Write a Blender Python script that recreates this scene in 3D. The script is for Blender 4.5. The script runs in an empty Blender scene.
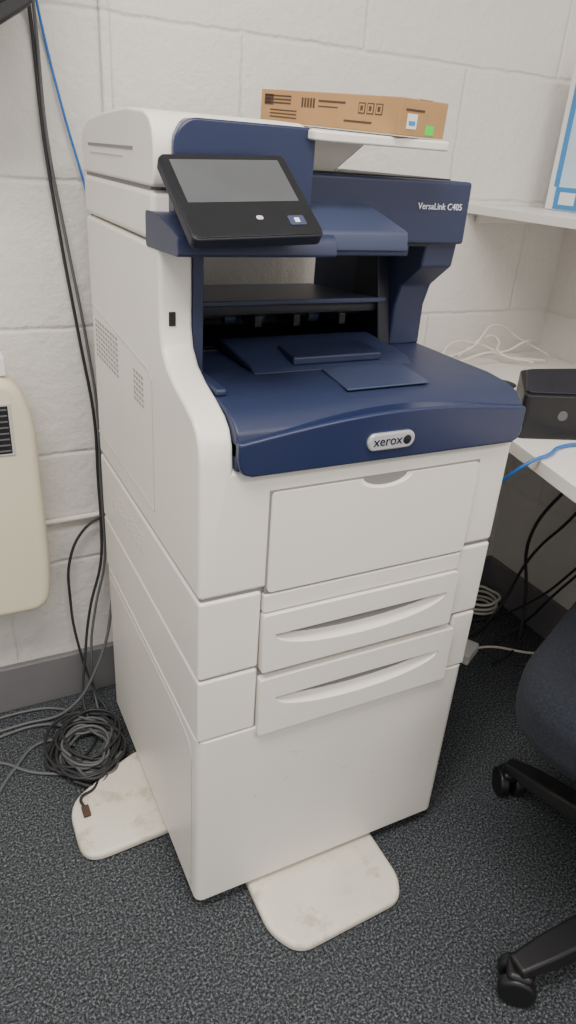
import bpy, bmesh, math, random
from mathutils import Matrix, Vector
random.seed(4)
SC=bpy.context.scene
YB,XR=0.6448,1.1885

# ---------------------------------------------------------------- materials
def mat(name,col,rough=.45,metal=0,var=.04,scale=6,bump=0,bscale=300,spec=.5,coat=0,scuff=0,sth=.64,dirt=(.25,.21,.16)):
    m=bpy.data.materials.new(name);m.use_nodes=True;n=m.node_tree;p=n.nodes['Principled BSDF']
    p.inputs['Roughness'].default_value=rough;p.inputs['Metallic'].default_value=metal
    p.inputs['Specular IOR Level'].default_value=spec;p.inputs['Coat Weight'].default_value=coat
    tc=n.nodes.new('ShaderNodeTexCoord');no=n.nodes.new('ShaderNodeTexNoise');no.inputs['Scale'].default_value=scale;no.inputs['Detail'].default_value=4
    n.links.new(tc.outputs['Object'],no.inputs['Vector'])
    r=n.nodes.new('ShaderNodeValToRGB');r.color_ramp.elements[0].position=.3;r.color_ramp.elements[1].position=.7
    r.color_ramp.elements[0].color=(*[c*(1-var) for c in col],1);r.color_ramp.elements[1].color=(*[min(1,c*(1+var)) for c in col],1)
    n.links.new(no.outputs['Fac'],r.inputs['Fac']);last=r.outputs['Color']
    if scuff:
        mp=n.nodes.new('ShaderNodeMapping');mp.inputs['Scale'].default_value=(1,1,3.2);mp.inputs['Rotation'].default_value=(.3,.5,.2);n.links.new(tc.outputs['Object'],mp.inputs[0])
        s=n.nodes.new('ShaderNodeTexNoise');s.inputs['Scale'].default_value=13;s.inputs['Detail'].default_value=7;s.inputs['Roughness'].default_value=.7;n.links.new(mp.outputs[0],s.inputs['Vector'])
        sr=n.nodes.new('ShaderNodeValToRGB');sr.color_ramp.elements[0].position=sth;sr.color_ramp.elements[1].position=sth+.1
        sr.color_ramp.elements[0].color=(0,0,0,1);sr.color_ramp.elements[1].color=(scuff,scuff,scuff,1);n.links.new(s.outputs['Fac'],sr.inputs['Fac'])
        mx=n.nodes.new('ShaderNodeMix');mx.data_type='RGBA';n.links.new(sr.outputs['Color'],mx.inputs[0]);n.links.new(last,mx.inputs[6]);mx.inputs[7].default_value=(*dirt,1);last=mx.outputs[2]
    n.links.new(last,p.inputs['Base Color'])
    if bump:
        n2=n.nodes.new('ShaderNodeTexNoise');n2.inputs['Scale'].default_value=bscale
        n.links.new(tc.outputs['Object'],n2.inputs['Vector'])
        b=n.nodes.new('ShaderNodeBump');b.inputs['Strength'].default_value=bump;b.inputs['Distance'].default_value=.001
        n.links.new(n2.outputs['Fac'],b.inputs['Height']);n.links.new(b.outputs['Normal'],p.inputs['Normal'])
    return m
WHITE=mat('white_plastic',(.80,.768,.715),.36,var=.015,bump=.12,bscale=900)
WHITEC=mat('white_cabinet_plastic',(.79,.757,.705),.36,var=.02,bump=.12,bscale=900,scuff=.38,sth=.635)
FOOT=mat('foot_plastic',(.69,.65,.56),.5,var=.07,scale=14,scuff=.6,sth=.56,dirt=(.38,.33,.25))
FAINT=mat('faint_emboss',(.64,.615,.57),.5)
SEAM=mat('seam_grey',(.25,.24,.225),.8)
VENT=mat('vent_grey',(.36,.35,.33),.8)
SHADE=mat('recess_grey',(.50,.485,.455),.7)
BLUE=mat('navy_plastic',(.020,.029,.073),.45,var=.06,bump=.15,bscale=1200)
BLUEG=mat('navy_gloss',(.017,.026,.076),.27,var=.03)
BLUEL=mat('navy_light',(.040,.053,.105),.42,var=.04)
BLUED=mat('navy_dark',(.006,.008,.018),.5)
BLACK=mat('black_plastic',(.010,.010,.012),.4)
BLACKG=mat('black_glass',(.010,.011,.014),.14)
DISP=mat('display_painted_reflection',(.085,.09,.098),.2,var=.08,scale=12)  # grey reflection on the dark screen glass, painted into the base colour
SILVER=mat('badge_silver',(.62,.63,.66),.28,metal=.6)
BADGE=mat('badge_face',(.48,.49,.52),.35,metal=.2)
PRINTW=mat('print_white',(.75,.76,.8),.6)
CARD=mat('cardboard',(.40,.235,.10),.75,var=.06,scale=20)
LABEL=mat('label_white',(.78,.78,.78),.6)
INK=mat('ink_dark',(.07,.04,.025),.7)
GREEN=mat('green_tag',(.06,.70,.06),.6)
CREAM=mat('cream_metal',(.71,.655,.50),.4,var=.02)
SHELFW=mat('shelf_white',(.78,.755,.715),.35,var=.02)
CABB=mat('cable_black',(.025,.025,.028),.5)
CABG=mat('cable_grey',(.10,.105,.11),.5)
CABW=mat('cable_white',(.75,.72,.63),.5)
CABBL=mat('cable_blue',(.02,.15,.50),.45)
SKIRT=mat('skirting_grey',(.17,.168,.175),.5,var=.08)
FAB=mat('chair_fabric',(.009,.012,.020),.95,var=.5,scale=260,bump=.6,bscale=500)
BOOKB=mat('pack_blue',(.05,.25,.55),.5)
BOOKL=mat('pack_pale',(.55,.68,.80),.5)

def link2(n,a,b): n.links.new(a,b)
def wall_mat():
    m=bpy.data.materials.new('painted_block');m.use_nodes=True;n=m.node_tree;p=n.nodes['Principled BSDF'];p.inputs['Roughness'].default_value=.45
    g=n.nodes.new('ShaderNodeNewGeometry');s=n.nodes.new('ShaderNodeSeparateXYZ');link2(n,g.outputs['Position'],s.inputs[0])
    ad=n.nodes.new('ShaderNodeMath');ad.operation='ADD';link2(n,s.outputs['X'],ad.inputs[0]);
    sy=n.nodes.new('ShaderNodeMath');sy.operation='SUBTRACT';sy.inputs[1].default_value=YB;link2(n,s.outputs['Y'],sy.inputs[0])
    link2(n,sy.outputs[0],ad.inputs[1])
    c=n.nodes.new('ShaderNodeCombineXYZ');link2(n,ad.outputs[0],c.inputs[0]);link2(n,s.outputs['Z'],c.inputs[1])
    mp=n.nodes.new('ShaderNodeMapping');mp.inputs['Location'].default_value=(2-.068,-.115+2,0);link2(n,c.outputs[0],mp.inputs[0])
    nz=n.nodes.new('ShaderNodeTexNoise');nz.inputs['Scale'].default_value=22;nz.inputs['Detail'].default_value=3;link2(n,g.outputs['Position'],nz.inputs['Vector'])
    mx=n.nodes.new('ShaderNodeMix');mx.data_type='VECTOR';mx.factor_mode='UNIFORM';mx.inputs[0].default_value=.010;link2(n,mp.outputs[0],mx.inputs[4]);link2(n,nz.outputs['Color'],mx.inputs[5])
    sc=n.nodes.new('ShaderNodeVectorMath');sc.operation='SCALE';sc.inputs['Scale'].default_value=1/.990;link2(n,mx.outputs[1],sc.inputs[0])
    b=n.nodes.new('ShaderNodeTexBrick');b.inputs['Scale'].default_value=1;b.inputs['Brick Width'].default_value=.5;b.inputs['Row Height'].default_value=.25
    b.inputs['Mortar Size'].default_value=.007;b.inputs['Mortar Smooth'].default_value=1;b.offset=.5
    b.inputs['Color1'].default_value=(.745,.72,.685,1);b.inputs['Color2'].default_value=(.73,.705,.67,1);b.inputs['Mortar'].default_value=(.72,.695,.66,1)
    link2(n,sc.outputs[0],b.inputs['Vector']);link2(n,b.outputs['Color'],p.inputs['Base Color'])
    n2=n.nodes.new('ShaderNodeTexNoise');n2.inputs['Scale'].default_value=38;n2.inputs['Detail'].default_value=8;n2.inputs['Roughness'].default_value=.68;link2(n,g.outputs['Position'],n2.inputs['Vector'])
    b1=n.nodes.new('ShaderNodeBump');b1.inputs['Strength'].default_value=.8;b1.inputs['Distance'].default_value=.006;link2(n,n2.outputs['Fac'],b1.inputs['Height'])
    inv=n.nodes.new('ShaderNodeMath');inv.operation='SUBTRACT';inv.inputs[0].default_value=1;link2(n,b.outputs['Fac'],inv.inputs[1])
    b2=n.nodes.new('ShaderNodeBump');b2.inputs['Strength'].default_value=.55;b2.inputs['Distance'].default_value=.004;link2(n,inv.outputs[0],b2.inputs['Height']);link2(n,b1.outputs[0],b2.inputs['Normal'])
    link2(n,b2.outputs[0],p.inputs['Normal']);return m
def carpet_mat():
    m=bpy.data.materials.new('carpet');m.use_nodes=True;n=m.node_tree;p=n.nodes['Principled BSDF'];p.inputs['Roughness'].default_value=1;p.inputs['Specular IOR Level'].default_value=.1
    g=n.nodes.new('ShaderNodeNewGeometry')
    a=n.nodes.new('ShaderNodeTexNoise');a.inputs['Scale'].default_value=240;a.inputs['Detail'].default_value=5;a.inputs['Roughness'].default_value=.8;link2(n,g.outputs['Position'],a.inputs['Vector'])
    r=n.nodes.new('ShaderNodeValToRGB');e=r.color_ramp.elements;e[0].position=.40;e[0].color=(.014,.017,.020,1);e[1].position=.66;e[1].color=(.30,.32,.345,1)
    x=e.new(.52);x.color=(.070,.077,.086,1)
    link2(n,a.outputs['Fac'],r.inputs['Fac']);link2(n,r.outputs['Color'],p.inputs['Base Color'])
    b=n.nodes.new('ShaderNodeBump');b.inputs['Strength'].default_value=.8;b.inputs['Distance'].default_value=.005;link2(n,a.outputs['Fac'],b.inputs['Height']);link2(n,b.outputs[0],p.inputs['Normal']);return m
WALL=wall_mat();CARPET=carpet_mat()
CEIL=mat('ceiling_paint',(.8,.79,.76),.8)

# ---------------------------------------------------------------- helpers
def empty(name):
    e=bpy.data.objects.new(name,None);SC.collection.objects.link(e);return e
def finish(o,m,par,bev=0,seg=3,smooth=True):
    o.data.materials.clear();o.data.materials.append(m)
    if smooth:
        for p in o.data.polygons:p.use_smooth=True
    if bev:
        b=o.modifiers.new('bev','BEVEL');b.width=bev;b.segments=seg;b.limit_method='ANGLE';b.angle_limit=math.radians(28);b.harden_normals=True
    elif smooth:
        for p in o.data.polygons:p.use_smooth=False
    if par:o.parent=par
    return o
def mesh(name,vs,fs):
    me=bpy.data.meshes.new(name);me.from_pydata(vs,[],fs);me.update()
    bm=bmesh.new();bm.from_mesh(me);bmesh.ops.recalc_face_normals(bm,faces=bm.faces);bm.to_mesh(me);bm.free()
    o=bpy.data.objects.new(name,me);SC.collection.objects.link(o);return o
def box(name,a,b,m,par=None,bev=.003,seg=3,rot=None,keep=False):
    x0,y0,z0=a;x1,y1,z1=b;c=Vector(((x0+x1)/2,(y0+y1)/2,(z0+z1)/2));h=Vector(((x1-x0)/2,(y1-y0)/2,(z1-z0)/2))
    vs=[(sx*h.x,sy*h.y,sz*h.z) for sx in(-1,1) for sy in(-1,1) for sz in(-1,1)]
    fs=[(0,1,3,2),(4,6,7,5),(0,4,5,1),(2,3,7,6),(0,2,6,4),(1,5,7,3)]
    o=mesh(name,vs,fs);o.location=c
    if rot:o.rotation_euler=rot
    return finish(o,m,par,bev,seg)
def prism(name,prof,lo,hi,axis,m,par=None,bev=.003,seg=3):
    n=len(prof)
    def P(u,v,w):
        return {'x':(w,u,v),'y':(u,w,v),'z':(u,v,w)}[axis]
    vs=[P(u,v,lo) for u,v in prof]+[P(u,v,hi) for u,v in prof]
    fs=[tuple(range(n)),tuple(range(2*n-1,n-1,-1))]+[(i,(i+1)%n,n+(i+1)%n,n+i) for i in range(n)]
    return finish(mesh(name,vs,fs),m,par,bev,seg)
def boolean(o,cut,op='DIFFERENCE'):
    for md in list(o.modifiers):o.modifiers.remove(md)
    md=o.modifiers.new('b','BOOLEAN');md.object=cut;md.operation=op;md.solver='EXACT'
    bpy.context.view_layer.objects.active=o
    bpy.ops.object.modifier_apply(modifier='b');bpy.data.objects.remove(cut,do_unlink=True)
def cyl(name,p0,p1,r,m,par=None,r2=None,n=24,bev=0):
    p0=Vector(p0);p1=Vector(p1);d=p1-p0
    bm=bmesh.new();bmesh.ops.create_cone(bm,cap_ends=True,segments=n,radius1=r,radius2=r if r2 is None else r2,depth=d.length)
    me=bpy.data.meshes.new(name);bm.to_mesh(me);bm.free();o=bpy.data.objects.new(name,me);SC.collection.objects.link(o)
    q=d.to_track_quat('Z','Y');o.rotation_mode='QUATERNION';o.rotation_quaternion=q;o.location=(p0+p1)/2
    finish(o,m,par,bev or min(r,d.length)*.12,2);return o
def ell(name,c,s,m,par=None,rot=None):
    bm=bmesh.new();bmesh.ops.create_uvsphere(bm,u_segments=48,v_segments=24,radius=1)
    for v in bm.verts:v.co=Vector((v.co.x*s[0],v.co.y*s[1],v.co.z*s[2]))
    me=bpy.data.meshes.new(name);bm.to_mesh(me);bm.free();o=bpy.data.objects.new(name,me);SC.collection.objects.link(o);o.location=c
    if rot:o.rotation_euler=rot
    for p in me.polygons:p.use_smooth=True
    me.materials.append(m)
    if par:o.parent=par
    return o
def tube(name,pts,r,m,par=None,cyc=False):
    c=bpy.data.curves.new(name,'CURVE');c.dimensions='3D';s=c.splines.new('BEZIER');s.bezier_points.add(len(pts)-1)
    for b,p in zip(s.bezier_points,pts):b.co=p;b.handle_left_type=b.handle_right_type='AUTO'
    s.use_cyclic_u=cyc;c.bevel_depth=r;c.bevel_resolution=3;c.resolution_u=10;c.materials.append(m)
    o=bpy.data.objects.new(name,c);SC.collection.objects.link(o)
    bpy.context.view_layer.objects.active=o
    for q in bpy.context.selected_objects:q.select_set(False)
    o.select_set(True);bpy.ops.object.convert(target='MESH');o=bpy.context.object;o.name=name
    if par:o.parent=par
    return o
def text(name,body,loc,size,m,par,rot=(math.pi/2,0,0),ext=.0004):
    c=bpy.data.curves.new(name,'FONT');c.body=body;c.size=size;c.extrude=ext;c.align_x='CENTER';c.align_y='CENTER';c.materials.append(m)
    o=bpy.data.objects.new(name,c);SC.collection.objects.link(o);o.location=loc;o.rotation_euler=rot
    for q in bpy.context.selected_objects:q.select_set(False)
    bpy.context.view_layer.objects.active=o;o.select_set(True);bpy.ops.object.convert(target='MESH');o=bpy.context.object;o.name=name;o.parent=par
    return o
def rrect(x0,y0,x1,y1,r,n=6):
    out=[]
    for cx,cy,a0 in((x1-r,y1-r,0),(x0+r,y1-r,90),(x0+r,y0+r,180),(x1-r,y0+r,270)):
        for i in range(n+1):
            a=math.radians(a0+90*i/n);out.append((cx+r*math.cos(a),cy+r*math.sin(a)))
    return out
def roundpoly(pts,r,n=5):
    out=[];N=len(pts)
    for i in range(N):
        p=Vector(pts[i]);a=Vector(pts[i-1])-p;b=Vector(pts[(i+1)%N])-p
        rr=min(r,a.length*.45,b.length*.45);s=p+a.normalized()*rr;e=p+b.normalized()*rr
        for k in range(n+1):
            t=k/n;out.append(tuple((1-t)**2*s+2*t*(1-t)*p+t*t*e))
    return out

# ---------------------------------------------------------------- room
box('floor',(-2.4,-2.6,-.05),(XR+.1,YB+.1,0),CARPET,None,0)
box('wall_back',(-2.4,YB,0),(XR+.1,YB+.1,2.5),WALL,None,0)
box('wall_right',(XR,-2.6,0),(XR+.1,YB,2.5),WALL,None,0)
box('ceiling',(-2.4,-2.6,2.5),(XR+.1,YB+.1,2.55),CEIL,None,0)
box('baseboard_back',(-2.4,YB-.016,0),(XR,YB,.12),SKIRT,None,.003)
box('baseboard_right',(XR-.016,-2.6,0),(XR,YB-.016,.12),SKIRT,None,.003)
box('trim_1',(.058,YB-.010,.12),(.075,YB,2.5),WALL,None,.004)
tube('trim_2',[(-.13,YB-.008,.463),(-.05,YB-.008,.465),(.04,YB-.008,.467),(.12,YB-.008,.468)],.006,WALL)

# ---------------------------------------------------------------- printer
W=.495;D=.548
P=empty('multifunction_printer')
prof=[(0,.648),(0,.835),(.004,.862),(.014,.880),(.030,.892),(.059,.903),(.095,.914),(.125,.928),(.143,.946),(.150,.970),(.150,1.067),(D,1.067),(D,.648)]
shell=prism('body_shell',prof,0,W,'x',WHITE,P,0)
cut=box('cut',(.044,-.1,.828),(.7,.7,1.2),WHITE,None,0);boolean(shell,cut)
finish(shell,WHITE,P,.011,5)
for z in(.645,.512):
    box('side_gap',(.004,.004,z-.003),(W-.004,D-.004,z+.003),SEAM,P,0)
def vent(y0,y1,z0,z1,ny,nz,nm,m=SEAM):
    for i in range(ny):
        for j in range(nz):
            y=y0+(y1-y0)*(i+.5)/ny;z=z0+(z1-z0)*(j+.5)/nz
            box(nm,(-.0006,y-(y1-y0)/ny*.32,z-(z1-z0)/nz*.26),(.002,y+(y1-y0)/ny*.32,z+(z1-z0)/nz*.26),m,P,0)
vent(.372,.525,.838,.906,9,8,'vent_slot',VENT)
vent(.232,.286,.834,.884,4,6,'vent_slot',VENT)
vent(.26,.46,.572,.612,8,4,'embossed_grille',FAINT)
def sideline(pts,nm='side_panel_line',r=.0011):
    tube(nm,[(-.0002,y,z) for y,z in pts],r,SHADE,P)
def poly(pts):
    for a,b in zip(pts,pts[1:]): sideline([a,b])
poly([(.545,.925),(.20,.900),(.19,.89),(.19,.69),(.545,.69)])
box('usb_port',(.012,.1485,.972),(.021,.152,.990),BLACK,P,.0008)
# front door
box('door_gap',(.0945,-.0012,.640),(.4365,.01,.7955),SEAM,P,0)
door=prism('front_door',rrect(.097,.643,.434,.793,.006),-.005,.02,'y',WHITE,P,0)
cut=ell('cut',(.270,-.006,.796),(.045,.0085,.020),WHITE);boolean(door,cut);finish(door,WHITE,P,.002,2)
# tray sections
def section(z0,z1,tz0,tz1,x1,nm):
    box(nm+'_body_left',(0,0,z0+.0015),(.0915,D,z1-.0015),WHITE,P,.005)
    box(nm+'_body_right',(x1+.002,0,z0+.0015),(W,D,z1-.0015),WHITE,P,.005)
    box(nm+'_inner',(.05,.006,z0+.002),(.47,D-.01,z1-.002),SEAM,P,0)
    t=prism(nm+'_drawer',roundpoly([(.0935,tz0),(x1,tz0),(x1,tz1),(.0935,tz1)],.004,3),-.009,.05,'y',WHITE,P,0)
    zc=(tz0*.5+tz1*.5)
    ang=[(math.cos(math.pi+math.pi*i/24),math.sin(math.pi+math.pi*i/24)) for i in range(25)]
    n=25;xm=(.0935+x1)/2;hw=.152
    f=[(xm+hw*a,-.012,zc+.015+.037*b) for a,b in ang];g=[(xm+hw*a*.97,.024,zc+.017+.012*b) for a,b in ang]
    vs=f+g;fs=[tuple(range(n)),tuple(range(2*n-1,n-1,-1))]+[(i,(i+1)%n,n+(i+1)%n,n+i) for i in range(n)]
    c=mesh('cut',vs,fs);boolean(t,c);finish(t,WHITE,P,.0022,2)
section(.512,.645,.507,.606,.433,'paper_tray')
box('tray_top_strip',(.0935,-.004,.609),(.433,.03,.638),WHITE,P,.002)
section(.396,.512,.386,.492,.447,'paper_feeder')
# cabinet stand
prism('cabinet_stand',rrect(.0,.0,W,D-.003,.014),.032,.396,'z',WHITEC,P,.003)
box('cabinet_plinth',(.02,.02,.018),(W-.02,D-.02,.034),BLACK,P,.002)
box('cabinet_gap',(.004,.004,.392),(W-.004,D-.004,.400),SEAM,P,0)
sideline([(.53,.375),(.06,.375),(.03,.36),(.025,.31),(.025,.05)],'cabinet_side_crease')
for (x,z,l,a) in((.165,.318,.016,.5),(.172,.313,.012,-.4),(.215,.33,.005,0),(.10,.245,.006,1.2),(.33,.20,.008,.2),(.155,.263,.009,-.9)):
    box('scuff_mark',(x-l/2,-.0003,z-.0005),(x+l/2,.001,z+.0005),SHADE,P,0,rot=(0,a,0))
# stabiliser feet
prism('stabiliser_foot_side',roundpoly([(-.155,.165),(.06,.175),(.06,.40),(-.01,.385),(-.155,.305)],.045,7),0,.020,'z',FOOT,P,.008,4)
prism('stabiliser_foot_front',roundpoly([(.100,.10),(.098,-.085),(.130,-.137),(.335,-.128),(.358,-.09),(.360,.10)],.035,7),0,.020,'z',FOOT,P,.008,4)
prism('stabiliser_foot_rear',roundpoly([(.12,.45),(.36,.45),(.36,.61),(.12,.61)],.03,7),0,.02,'z',FOOT,P,.008,4)

# navy front cover
cover=[(-.004,.828),(-.007,.860),(-.002,.878),(.012,.890),(.035,.897),(.08,.901),(.16,.900),(.30,.900),(.30,.828)]
prism('output_deck',cover,.0445,W+.001,'x',BLUE,P,.004)
top=[]
for i in range(25):
    t=i/24;x=.0445+t*(W+.001-.0445);top.append((x,.868+.019*math.sin(math.pi*t)+.006*t))
lowp=[(.0445,.848),(.046,.836),(.052,.826),(.064,.822),(W-.014,.820),(W-.004,.824),(W+.001,.836)]
prism('front_cover_panel',lowp+top[::-1],-.0125,.02,'y',BLUEG,P,.0045,4)
bx,bz=-.006,-.0035
prism('badge_rim',rrect(.230+bx,.8415+bz,.304+bx,.8655+bz,.0115,8),-.0165,-.011,'y',SILVER,P,.0015)
prism('badge_plate',rrect(.232+bx,.8435+bz,.302+bx,.8635+bz,.0098,8),-.0172,-.015,'y',BADGE,P,.0005)
text('badge_lettering','xerox',(.2605+bx,-.0176,.8545+bz),.0185,BLUED,P)
ell('badge_emblem',(.291+bx,-.0175,.8535+bz),(.0065,.0012,.0065),BLUED,P)
# deck details
prism('paper_catch_ramp',[(.150,.899),(.168,.909),(.290,.918),(.300,.90)],.135,.405,'x',BLUE,P,.004)
prism('paper_stop_flap',[(.225,.048),(.362,.050),(.378,.150),(.240,.148)],.9005,.9035,'z',BLUEL,P,.0015)
prism('catch_pad',[(.20,.16),(.35,.16),(.36,.235),(.21,.235)],.906,.918,'z',BLUE,P,.003)
box('left_rail',(.046,.07,.90),(.062,.30,.910),BLUE,P,.004)
# rear block with output slot
rb=prism('rear_block',[(.285,.85),(.285,.968),(D-.004,.945),(D-.004,.85)],.0445,W-.06,'x',BLUE,None,0)
c1=box('cut',(.10,.2,.902),(.418,.46,.953),BLACK);boolean(rb,c1);finish(rb,BLUED,P,.004,3)
box('slot_interior',(.09,.44,.895),(.425,.462,.955),BLACK,P,0)
box('slot_floor',(.095,.300,.896),(.42,.455,.9035),BLACK,P,0)
prism('rear_block_lid',[(.276,.968),(.276,.976),(D-.006,.953),(D-.006,.944)],.058,.428,'x',BLUEL,P,.002)  # lighter navy paints the glossy reflection on the lid
cyl('exit_roller_shaft',(.115,.335,.940),(.410,.335,.940),.003,BLACK,P)
for x in(.17,.22,.27,.32,.37):
    cyl('exit_roller',(x-.010,.335,.938),(x+.010,.335,.938),.010,BLUEL,P)
for x in(.195,.262,.345):
    box('exit_lever',(x-.006,.275,.935),(x+.006,.33,.953),BLACK,P,.002)
# columns
box('left_column_inner',(.0445,.152,.90),(.060,D-.004,1.068),BLUE,P,.003)
prism('right_column',[(.262,.899),(.262,.965),(.250,1.000),(.205,1.035),(.200,1.072),(D-.002,1.072),(D-.002,.899)],.435,W,'x',BLUE,P,.004)
prism('right_column_brace',[(.262,.899),(.30,1.07),(.36,1.07),(.36,.899)],.412,.436,'x',BLUED,P,.003)
for k in range(3):
    box('column_slot',(.445+k*.014,.2145,1.045),(.453+k*.014,.217,1.050),BLACK,P,0)
# scanner base
box('scanner_base',(.018,.186,1.070),(W,D,1.157),BLUE,P,.005)
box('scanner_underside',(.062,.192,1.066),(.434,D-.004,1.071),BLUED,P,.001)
box('scanner_base_recess',(.22,.215,1.1565),(W-.02,.53,1.159),BLUED,P,.001)
box('scanner_base_left',(0,.176,1.0695),(.03,D+.002,1.128),WHITE,P,.008,4)
text('model_lettering','VersaLink C405',(.440,.1855,1.122),.0125,PRINTW,P)
# document feeder
ap=[(.172,1.132)]+[(.165,1.15),(.164,1.178),(.170,1.196),(.183,1.207),(.205,1.213),(.28,1.217),(.42,1.212),(.50,1.204),(.54,1.19),(D+.002,1.17),(D+.002,1.132)]
prism('feeder_white_cover',ap,0,.212,'x',WHITE,P,.004,3)
prism('feeder_navy_front',roundpoly([(.022,1.09),(.208,1.09),(.208,1.208),(.040,1.208),(.022,1.188)],.012,4),.155,.24,'y',BLUEG,P,.003)
box('feeder_slot',(-.0008,.25,1.1695),(.003,.50,1.1735),SEAM,P,0)
box('feeder_slot_short',(-.0008,.30,1.1600),(.003,.49,1.1615),SHADE,P,0)
box('feeder_hinge_gap',(.004,.19,1.126),(.3,D-.005,1.134),SEAM,P,0)
prism('feeder_support',[(.21,1.157),(.285,1.157),(.34,1.200),(.21,1.200)],.24,.52,'y',WHITE,P,.004)
tr=prism('feeder_input_tray',rrect(-.105,-.155,.105,.155,.012),-.006,.006,'z',WHITE,P,.003)
tr.location=(.301,.290,1.2065);tr.rotation_euler=(math.radians(2.6),0,0)
# console ledge
prism('console_ledge',roundpoly([(.072,1.066),(.20,1.062),(.20,1.105),(.15,1.105),(.078,1.089)],.006,3),-.001,.205,'x',BLUE,P,.003)
prism('console_shelf',roundpoly([(.084,1.072),(.20,1.070),(.20,1.124),(.088,1.096)],.004,3),.19,.318,'x',BLUEL,P,.003)  # paler navy: light falling on the shelf top is painted into its colour
prism('console_shelf_base',roundpoly([(.088,1.066),(.20,1.064),(.20,1.082),(.088,1.080)],.003,3),.19,.322,'x',BLUE,P,.002)
# touchscreen
S=empty('touchscreen');S.parent=P
S.location=(.0735,.074,1.1345);S.rotation_euler=(math.radians(34),math.radians(-2.6),0)
prism('screen_housing',rrect(-.078,-.069,.079,.068,.008),-.016,-.001,'z',BLUED,S,.003)
prism('screen_bezel',rrect(-.0765,-.0675,.0775,.0665,.007),-.002,.0,'z',BLACKG,S,.0006)
prism('screen_display',rrect(-.067,-.014,.067,.057,.001),-.001,.0004,'z',DISP,S,0)
prism('home_button',rrect(.004,-.043,.012,-.037,.0025),0,.0006,'z',SHADE,S,0)
prism('card_reader_label',rrect(.042,-.053,.062,-.038,.002),0,.0006,'z',BLUEL,S,0)
prism('card_reader_icon',rrect(.049,-.049,.055,-.042,.001),0,.0009,'z',PRINTW,S,0)
box('screen_neck',(.04,.13,1.09),(.11,.17,1.125),BLUED,P,.004)

# ---------------------------------------------------------------- cardboard box
B=empty('cardboard_box');L,Wd,H=.30,.088,.042
def bb(n,a,b,m,bev=0): return box(n,a,b,m,B,bev)
bb('carton',(-Wd/2,-L/2,0),(Wd/2,L/2,H),CARD,.0012)
s=-Wd/2-.0004
for k in range(3):
    bb('side_print_line',(s,.075,.024+k*.0045),(s+.001,.14,.0262+k*.0045),INK)
    bb('side_print_line_low',(s,.060,.006+k*.0045),(s+.001,.125,.0078+k*.0045),INK)
bb('side_print_block',(s,.118,.022),(s+.001,.140,.036),INK)
for k in range(5):
    bb('side_print_bar',(s,.02+k*.0065,.022),(s+.001,.024+k*.0065,.034),INK)
bb('side_print_title',(s,-.045,.030),(s+.001,.012,.0325),INK)
bb('side_print_subtitle',(s,-.03,.024),(s+.001,.012,.0255),INK)
for k in range(3):
    bb('side_print_icon',(s,-.118+k*.0165,.020),(s+.001,-.105+k*.0165,.033),INK)
    bb('side_print_icon_fill',(s-.0003,-.1165+k*.0165,.0215),(s+.001,-.1065+k*.0165,.0315),CARD)
    bb('side_print_icon_glyph',(s-.0005,-.114+k*.0165,.0235),(s+.001,-.109+k*.0165,.0295),INK)
bb('side_print_caption',(s,-.10,.009),(s+.001,-.045,.0115),INK)
bb('end_label',(-.030,-L/2-.0005,.008),(-.012,-L/2+.001,.025),LABEL)
bb('end_label_code',(-.027,-L/2-.0008,.012),(-.015,-L/2+.001,.017),BOOKB)
bb('end_label_caption',(-.034,-L/2-.0006,.028),(.0,-L/2+.001,.0305),INK)
bb('green_tag',(.006,-L/2-.0006,.003),(.022,-L/2+.001,.014),GREEN)
bb('tape_strip',(-.012,-L/2-.0002,H-.0002),(.012,L/2+.0002,H+.0004),CARD)
B.location=(.322,.282,1.2145);B.rotation_euler=(math.radians(2.6),0,math.radians(11.5))

# ---------------------------------------------------------------- heater
Hh=empty('wall_heater')
prism('heater_casing',roundpoly([(-.80,.310),(-.12,.310),(-.110,.40),(-.112,.72),(-.138,.80),(-.80,.805)],.05,8),.545,YB-.02,'y',CREAM,Hh,.018,5)
box('heater_bracket',(-.7,YB-.03,.4),(-.3,YB-.001,.7),CREAM,Hh,.002)
box('heater_louvre_frame',(-.61,.5425,.660),(-.152,.546,.757),SHADE,Hh,.001)
box('heater_grille',(-.605,.5415,.664),(-.157,.5445,.753),BLACK,Hh,.001)
for k in range(8):
    box('heater_slat',(-.603,.540,.668+k*.011),(-.159,.5445,.671+k*.011),CABG,Hh,.0006)
box('heater_thermostat',(-.20,.56,.80),(-.150,.60,.835),LABEL,Hh,.004)

# ---------------------------------------------------------------- wall device top-left
T=empty('wall_mounted_monitor')
prism('monitor_case',roundpoly([(-.52,1.285),(-.125,1.300),(-.070,1.335),(-.052,1.375),(-.052,1.62),(-.52,1.62)],.012,4),.465,.505,'y',BLACK,T,.006)
prism('monitor_glass',[(-.50,1.30),(-.14,1.316),(-.075,1.350),(-.070,1.60),(-.50,1.60)],.4635,.467,'y',BLACKG,T,.001)
box('monitor_bracket',(-.35,.49,1.42),(-.25,YB-.001,1.50),BLACK,T,.003)

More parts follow.
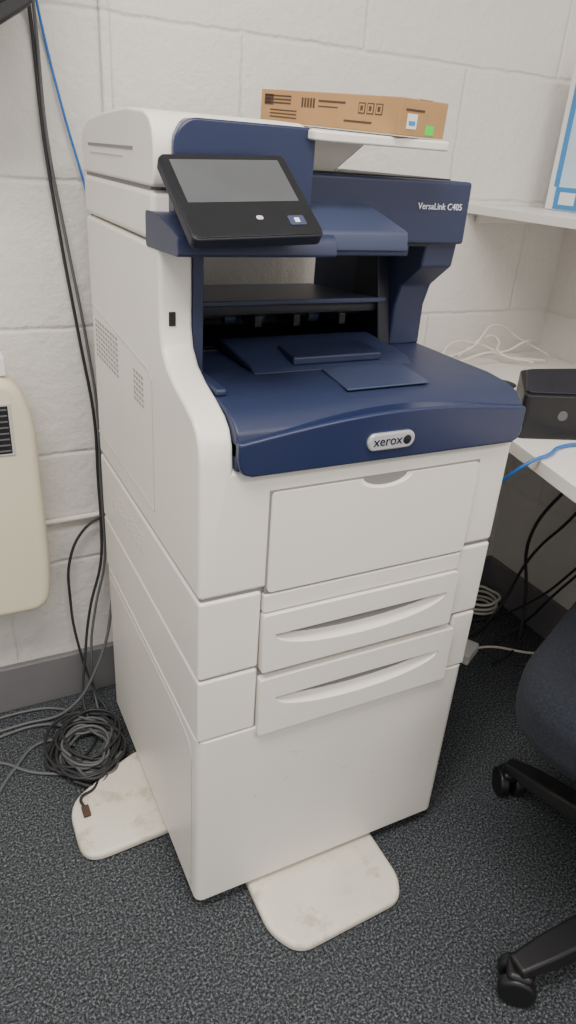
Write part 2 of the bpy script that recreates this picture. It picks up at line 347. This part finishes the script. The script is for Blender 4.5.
# ---------------------------------------------------------------- cables left
K=empty('power_cables')
y=YB-.012
main=[(-.058,.60,1.40),(-.048,y,1.33),(-.043,y,1.175),(-.029,y,1.02),(-.008,y,.84),(.010,y,.68),(.010,y,.56),(.008,y-.01,.45),(.0,y-.02,.36),(-.03,y-.03,.26),(-.05,y-.04,.15),(-.07,.54,.03),(-.06,.48,.008),(-.12,.40,.008)]
tube('cable_run',main,.0030,CABB,K)
tube('cable_run_b',[(p[0]+.008+.004*math.sin(p[2]*9),p[1]-.003,p[2]) for p in main[:-3]]+[(-.04,.56,.02),(-.04,.47,.01),(-.10,.37,.01)],.0028,CABG,K)
tube('cable_run_c',[(.012,y-.01,.47),(-.03,y-.01,.44),(-.062,y-.015,.38),(-.07,y-.02,.28),(-.065,y-.03,.18),(-.04,.57,.05),(-.02,.52,.01),(-.03,.46,.008)],.003,CABB,K)
tube('cable_run_d',[(.02,y-.01,.50),(.03,y-.02,.40),(.02,y-.03,.28),(-.03,.57,.12),(-.11,.56,.02),(-.20,.57,.006),(-.35,.56,.006)],.0035,CABG,K)
for k,(cx,cy,r) in enumerate([(-.085,.44,.072),(-.085,.42,.062),(-.097,.44,.080),(-.085,.45,.058),(-.09,.42,.074),(-.09,.43,.05),(-.08,.46,.068)]):
    pts=[]
    for i in range(26):
        a=2*math.pi*i/9+k;rr=r*(1+random.uniform(-.2,.15))
        pts.append((cx+rr*math.cos(a)*.9,cy+rr*math.sin(a)*1.15,.006+.0022*k+.0006*i+random.uniform(0,.004)))
    tube('cable_coil',pts,.0032,CABG if k%2 else CABB,K)
for pts in ([(-.10,.50,.02),(-.16,.55,.008),(-.25,.55,.006),(-.40,.50,.006)],[(-.11,.46,.01),(-.17,.50,.006),(-.24,.44,.006),(-.30,.36,.006),(-.4,.3,.006)],
            [(-.05,.50,.01),(-.12,.59,.006),(-.2,.61,.006),(-.35,.59,.006)],[(-.12,.38,.008),(-.20,.42,.006),(-.28,.48,.006),(-.40,.44,.006)]):
    tube('cable_lead',pts,.0034,CABG,K)
tube('cable_tail',[(-.07,.38,.014),(-.10,.32,.020),(-.13,.30,.026),(-.128,.275,.026)],.003,CABB,K)
box('cable_plug',(-.134,.255,.0205),(-.120,.280,.029),INK,K,.002)
N=empty('network_cable')
tube('cable_drop',[(-.052,.59,1.42),(-.035,y,1.345),(-.01,y,1.22),(.02,y,1.10),(.05,y,.95),(.06,y,.7)],.0022,CABBL,N)

# ---------------------------------------------------------------- right shelf + contents
Sh=empty('wall_shelf')
box('shelf_board',(.870,.05,1.084),(XR-.001,YB-.002,1.102),SHELFW,Sh,.001)
box('shelf_batten',(.90,YB-.02,1.066),(XR-.002,YB-.002,1.084),SHELFW,Sh,.001)
Pk=empty('paper_pack')
box('pack_body',(1.045,.36,1.1025),(1.165,.585,1.385),LABEL,Pk,.003)
box('pack_panel_side',(1.0444,.37,1.125),(1.046,.565,1.37),BOOKL,Pk,0)
box('pack_band_side',(1.0440,.37,1.105),(1.046,.560,1.150),BOOKB,Pk,0)
box('pack_mark_side',(1.0436,.50,1.115),(1.046,.545,1.140),LABEL,Pk,0)
box('pack_stripe_side',(1.0438,.553,1.15),(1.046,.568,1.37),BOOKB,Pk,0)
box('pack_band_front',(1.06,.3595,1.105),(1.15,.361,1.382),BOOKB,Pk,0)
# desk
Dk=empty('office_desk')
dp=[(.74,YB-.002),(.68,.36),(.633,.131),(.589,-.056),(.53,-.42),(XR-.002,-.42),(XR-.002,YB-.002)]
prism('desk_top',dp,.727,.752,'z',SHELFW,Dk,.002)
box('desk_leg_front',(1.10,-.40,0),(1.15,-.35,.727),SHELFW,Dk,.002)
box('desk_wall_batten',(XR-.03,-.35,.69),(XR-.002,YB-.03,.727),SHELFW,Dk,.002)
cyl('cable_grommet',(.86,.42,.7515),(.86,.42,.7535),.035,BLACK,Dk)
# black computer on desk
Cc=empty('mini_desktop_computer')
prism('computer_case',roundpoly([(.643,.138),(.90,.036),(1.02,.22),(.76,.275)],.018,5),.7535,.832,'z',BLACK,Cc,.006,4)
prism('computer_lid',roundpoly([(.655,.146),(.895,.052),(1.00,.215),(.765,.265)],.018,5),.831,.836,'z',BLUED,Cc,.002)
dv=Vector((.257,-.102)).normalized()
def cpt(s_,off): return (.643+dv.x*s_+dv.y*off, .138+dv.y*s_-dv.x*off)
a0=cpt(.078,.001);a1=cpt(.078,-.0035)
cyl('computer_logo',(a0[0],a0[1],.797),(a1[0],a1[1],.797),.009,CABG,Cc)
# white cables on desk
Q=empty('white_cables')
z0=.7590
tube('desk_cable_1',[(.78,.55,z0),(.86,.60,.80),(.95,.60,.79),(1.0,.58,.775),(1.06,.57,.80),(1.12,.6,.79)],.003,CABW,Q)
tube('desk_cable_2',[(.74,.50,z0),(.84,.56,z0),(.93,.55,.785),(1.0,.56,.768),(1.10,.53,z0+.002)],.003,CABW,Q)
tube('desk_cable_3',[(.90,.62,z0),(.96,.60,.81),(1.0,.6,.80),(.98,.57,.78),(1.05,.52,.762)],.003,CABW,Q)
tube('desk_cable_4',[(.82,.60,z0+.001),(.90,.58,.79),(.99,.61,.835),(1.07,.60,.80),(1.14,.56,.765)],.0025,CABW,Q)
Q2=empty('ethernet_cable')
tube('cable_over_edge',[(.90,-.03,.7575),(.80,.03,.7575),(.73,.070,.7575),(.68,.070,.7575),(.635,.048,.7585),(.592,.045,.752),(.565,.08,.70),(.56,.16,.60),(.60,.30,.45)],.003,CABBL,Q2)
# under-desk cables
U=empty('floor_cables')
tube('white_coil',[(1.09+.048*math.cos(i*.8)+random.uniform(-.006,.006),.55+.042*math.sin(i*.8),.006+.002*i) for i in range(28)],.0038,CABW,U)
tube('dark_lead_1',[(XR-.03,.30,.30),(1.12,.40,.12),(1.05,.50,.01),(.95,.55,.006),(.80,.58,.006)],.0035,CABB,U)
tube('dark_lead_2',[(1.16,.2,.45),(1.13,.33,.2),(1.10,.42,.01),(1.0,.40,.006),(.88,.50,.006),(.7,.56,.006)],.0035,CABB,U)
tube('dark_lead_3',[(1.15,.15,.35),(1.10,.25,.05),(1.02,.30,.006),(.93,.44,.006),(.80,.50,.006)],.0035,CABB,U)
tube('dark_lead_4',[(1.16,.30,.68),(1.14,.38,.5),(1.11,.45,.3),(1.12,.42,.1),(1.05,.36,.006),(.95,.33,.006)],.0045,CABB,U)
tube('dark_lead_5',[(1.15,.25,.66),(1.12,.34,.42),(1.14,.46,.22),(1.08,.48,.04),(.98,.46,.006),(.86,.54,.006)],.004,CABB,U)
Ex=empty('power_extension')
box('socket_block',(.87,.37,0),(.945,.41,.032),LABEL,Ex,.005,rot=(0,0,.5))
tube('white_lead',[(.93,.40,.012),(1.0,.39,.006),(1.08,.33,.006),(1.15,.30,.006)],.0035,CABW,Ex)

# ---------------------------------------------------------------- office chair
Ch=empty('office_chair')
cx,cy=.775,-.353
cyl('gas_column',(cx,cy,.07),(cx,cy,.40),.026,BLACK,Ch)
cyl('hub',(cx,cy,.075),(cx,cy,.13),.05,BLACK,Ch,.035)
base=math.radians(103.5)
for k in range(5):
    a=base+k*2*math.pi/5;R=.355;dx,dy=math.cos(a),math.sin(a);px,py=-dy,dx
    ex,ey=cx+R*dx,cy+R*dy
    vs=[]
    for (s,w,zt,zb) in((.03,.036,.130,.085),(.18,.032,.112,.075),(.31,.027,.092,.068),(.368,.020,.080,.066)):
        for sx,z in((-1,zb),(-.75,zt),(.75,zt),(1,zb)):
            vs.append((cx+s*dx+px*w*sx,cy+s*dy+py*w*sx,z))
    fs=[(0,1,2,3),(15,14,13,12)]
    for r_ in range(3):
        for q in range(4):
            i=r_*4+q;j=r_*4+(q+1)%4;fs.append((i,j,j+4,i+4))
    finish(mesh('base_arm',vs,fs),BLACK,Ch,.005,3)
    b=a+.9
    wx,wy=math.cos(b),math.sin(b)
    cyl('caster_stem',(ex,ey,.045),(ex,ey,.07),.009,BLACK,Ch)
    for sgn in(-1,1):
        cyl('caster_wheel',(ex+wx*sgn*.005,ey+wy*sgn*.005,.030),(ex+wx*sgn*.028,ey+wy*sgn*.028,.030),.030,BLACK,Ch,bev=.007)
    box('caster_hood',(ex-.022,ey-.020,.042),(ex+.022,ey+.020,.066),BLACK,Ch,.009,rot=(0,0,b))
def cushion(nm,loc,size,rot,m):
    o=prism(nm,roundpoly([(-size[0],-size[1]),(size[0],-size[1]),(size[0],size[1]),(-size[0],size[1])],.15,10),-size[2],size[2],'z',m,Ch,.04,6)
    o.location=loc;o.rotation_euler=rot;return o
cushion('seat',(.722,-.308,.475),(.26,.26,.055),(0,0,math.radians(25)),FAB)
cushion('seat_pan',(.730,-.325,.415),(.20,.20,.042),(0,0,math.radians(25)),BLACK)
cushion('backrest',(.66,-.68,.75),(.21,.24,.042),(math.radians(80),0,math.radians(-20)),FAB)
tube('back_spine',[(.71,-.42,.40),(.68,-.62,.40),(.665,-.70,.50),(.655,-.72,.70)],.016,BLACK,Ch)

# ---------------------------------------------------------------- lights
def area(name,loc,sx,sy,e,rot=(0,0,0),col=(1,.945,.88)):
    l=bpy.data.lights.new(name,'AREA');l.shape='RECTANGLE';l.size=sx;l.size_y=sy;l.energy=e;l.color=col
    o=bpy.data.objects.new(name,l);SC.collection.objects.link(o);o.location=loc;o.rotation_euler=rot
area('ceiling_light_panel',(-.5,-.55,2.46),1.2,.6,50)
area('ceiling_light_panel.001',(.6,-1.7,2.46),1.2,.6,38)
w=bpy.data.worlds.new('w');SC.world=w;w.use_nodes=True;bg=w.node_tree.nodes['Background'];bg.inputs[0].default_value=(1,.965,.93,1);bg.inputs[1].default_value=.92

# ---------------------------------------------------------------- camera
def Rm(yaw,pit,roll): return Matrix.Rotation(yaw,4,'Z')@Matrix.Rotation(math.pi/2+pit,4,'X')@Matrix.Rotation(roll,4,'Z')
cam=bpy.data.cameras.new('camera');co=bpy.data.objects.new('camera',cam);SC.collection.objects.link(co)
co.matrix_world=Matrix.Translation((-.2679,-.7251,1.1778))@Rm(-.4939,-.4692,.0722)
cam.sensor_fit='HORIZONTAL';cam.sensor_width=36;cam.lens=705.6/576*36;cam.clip_start=.02;SC.camera=co
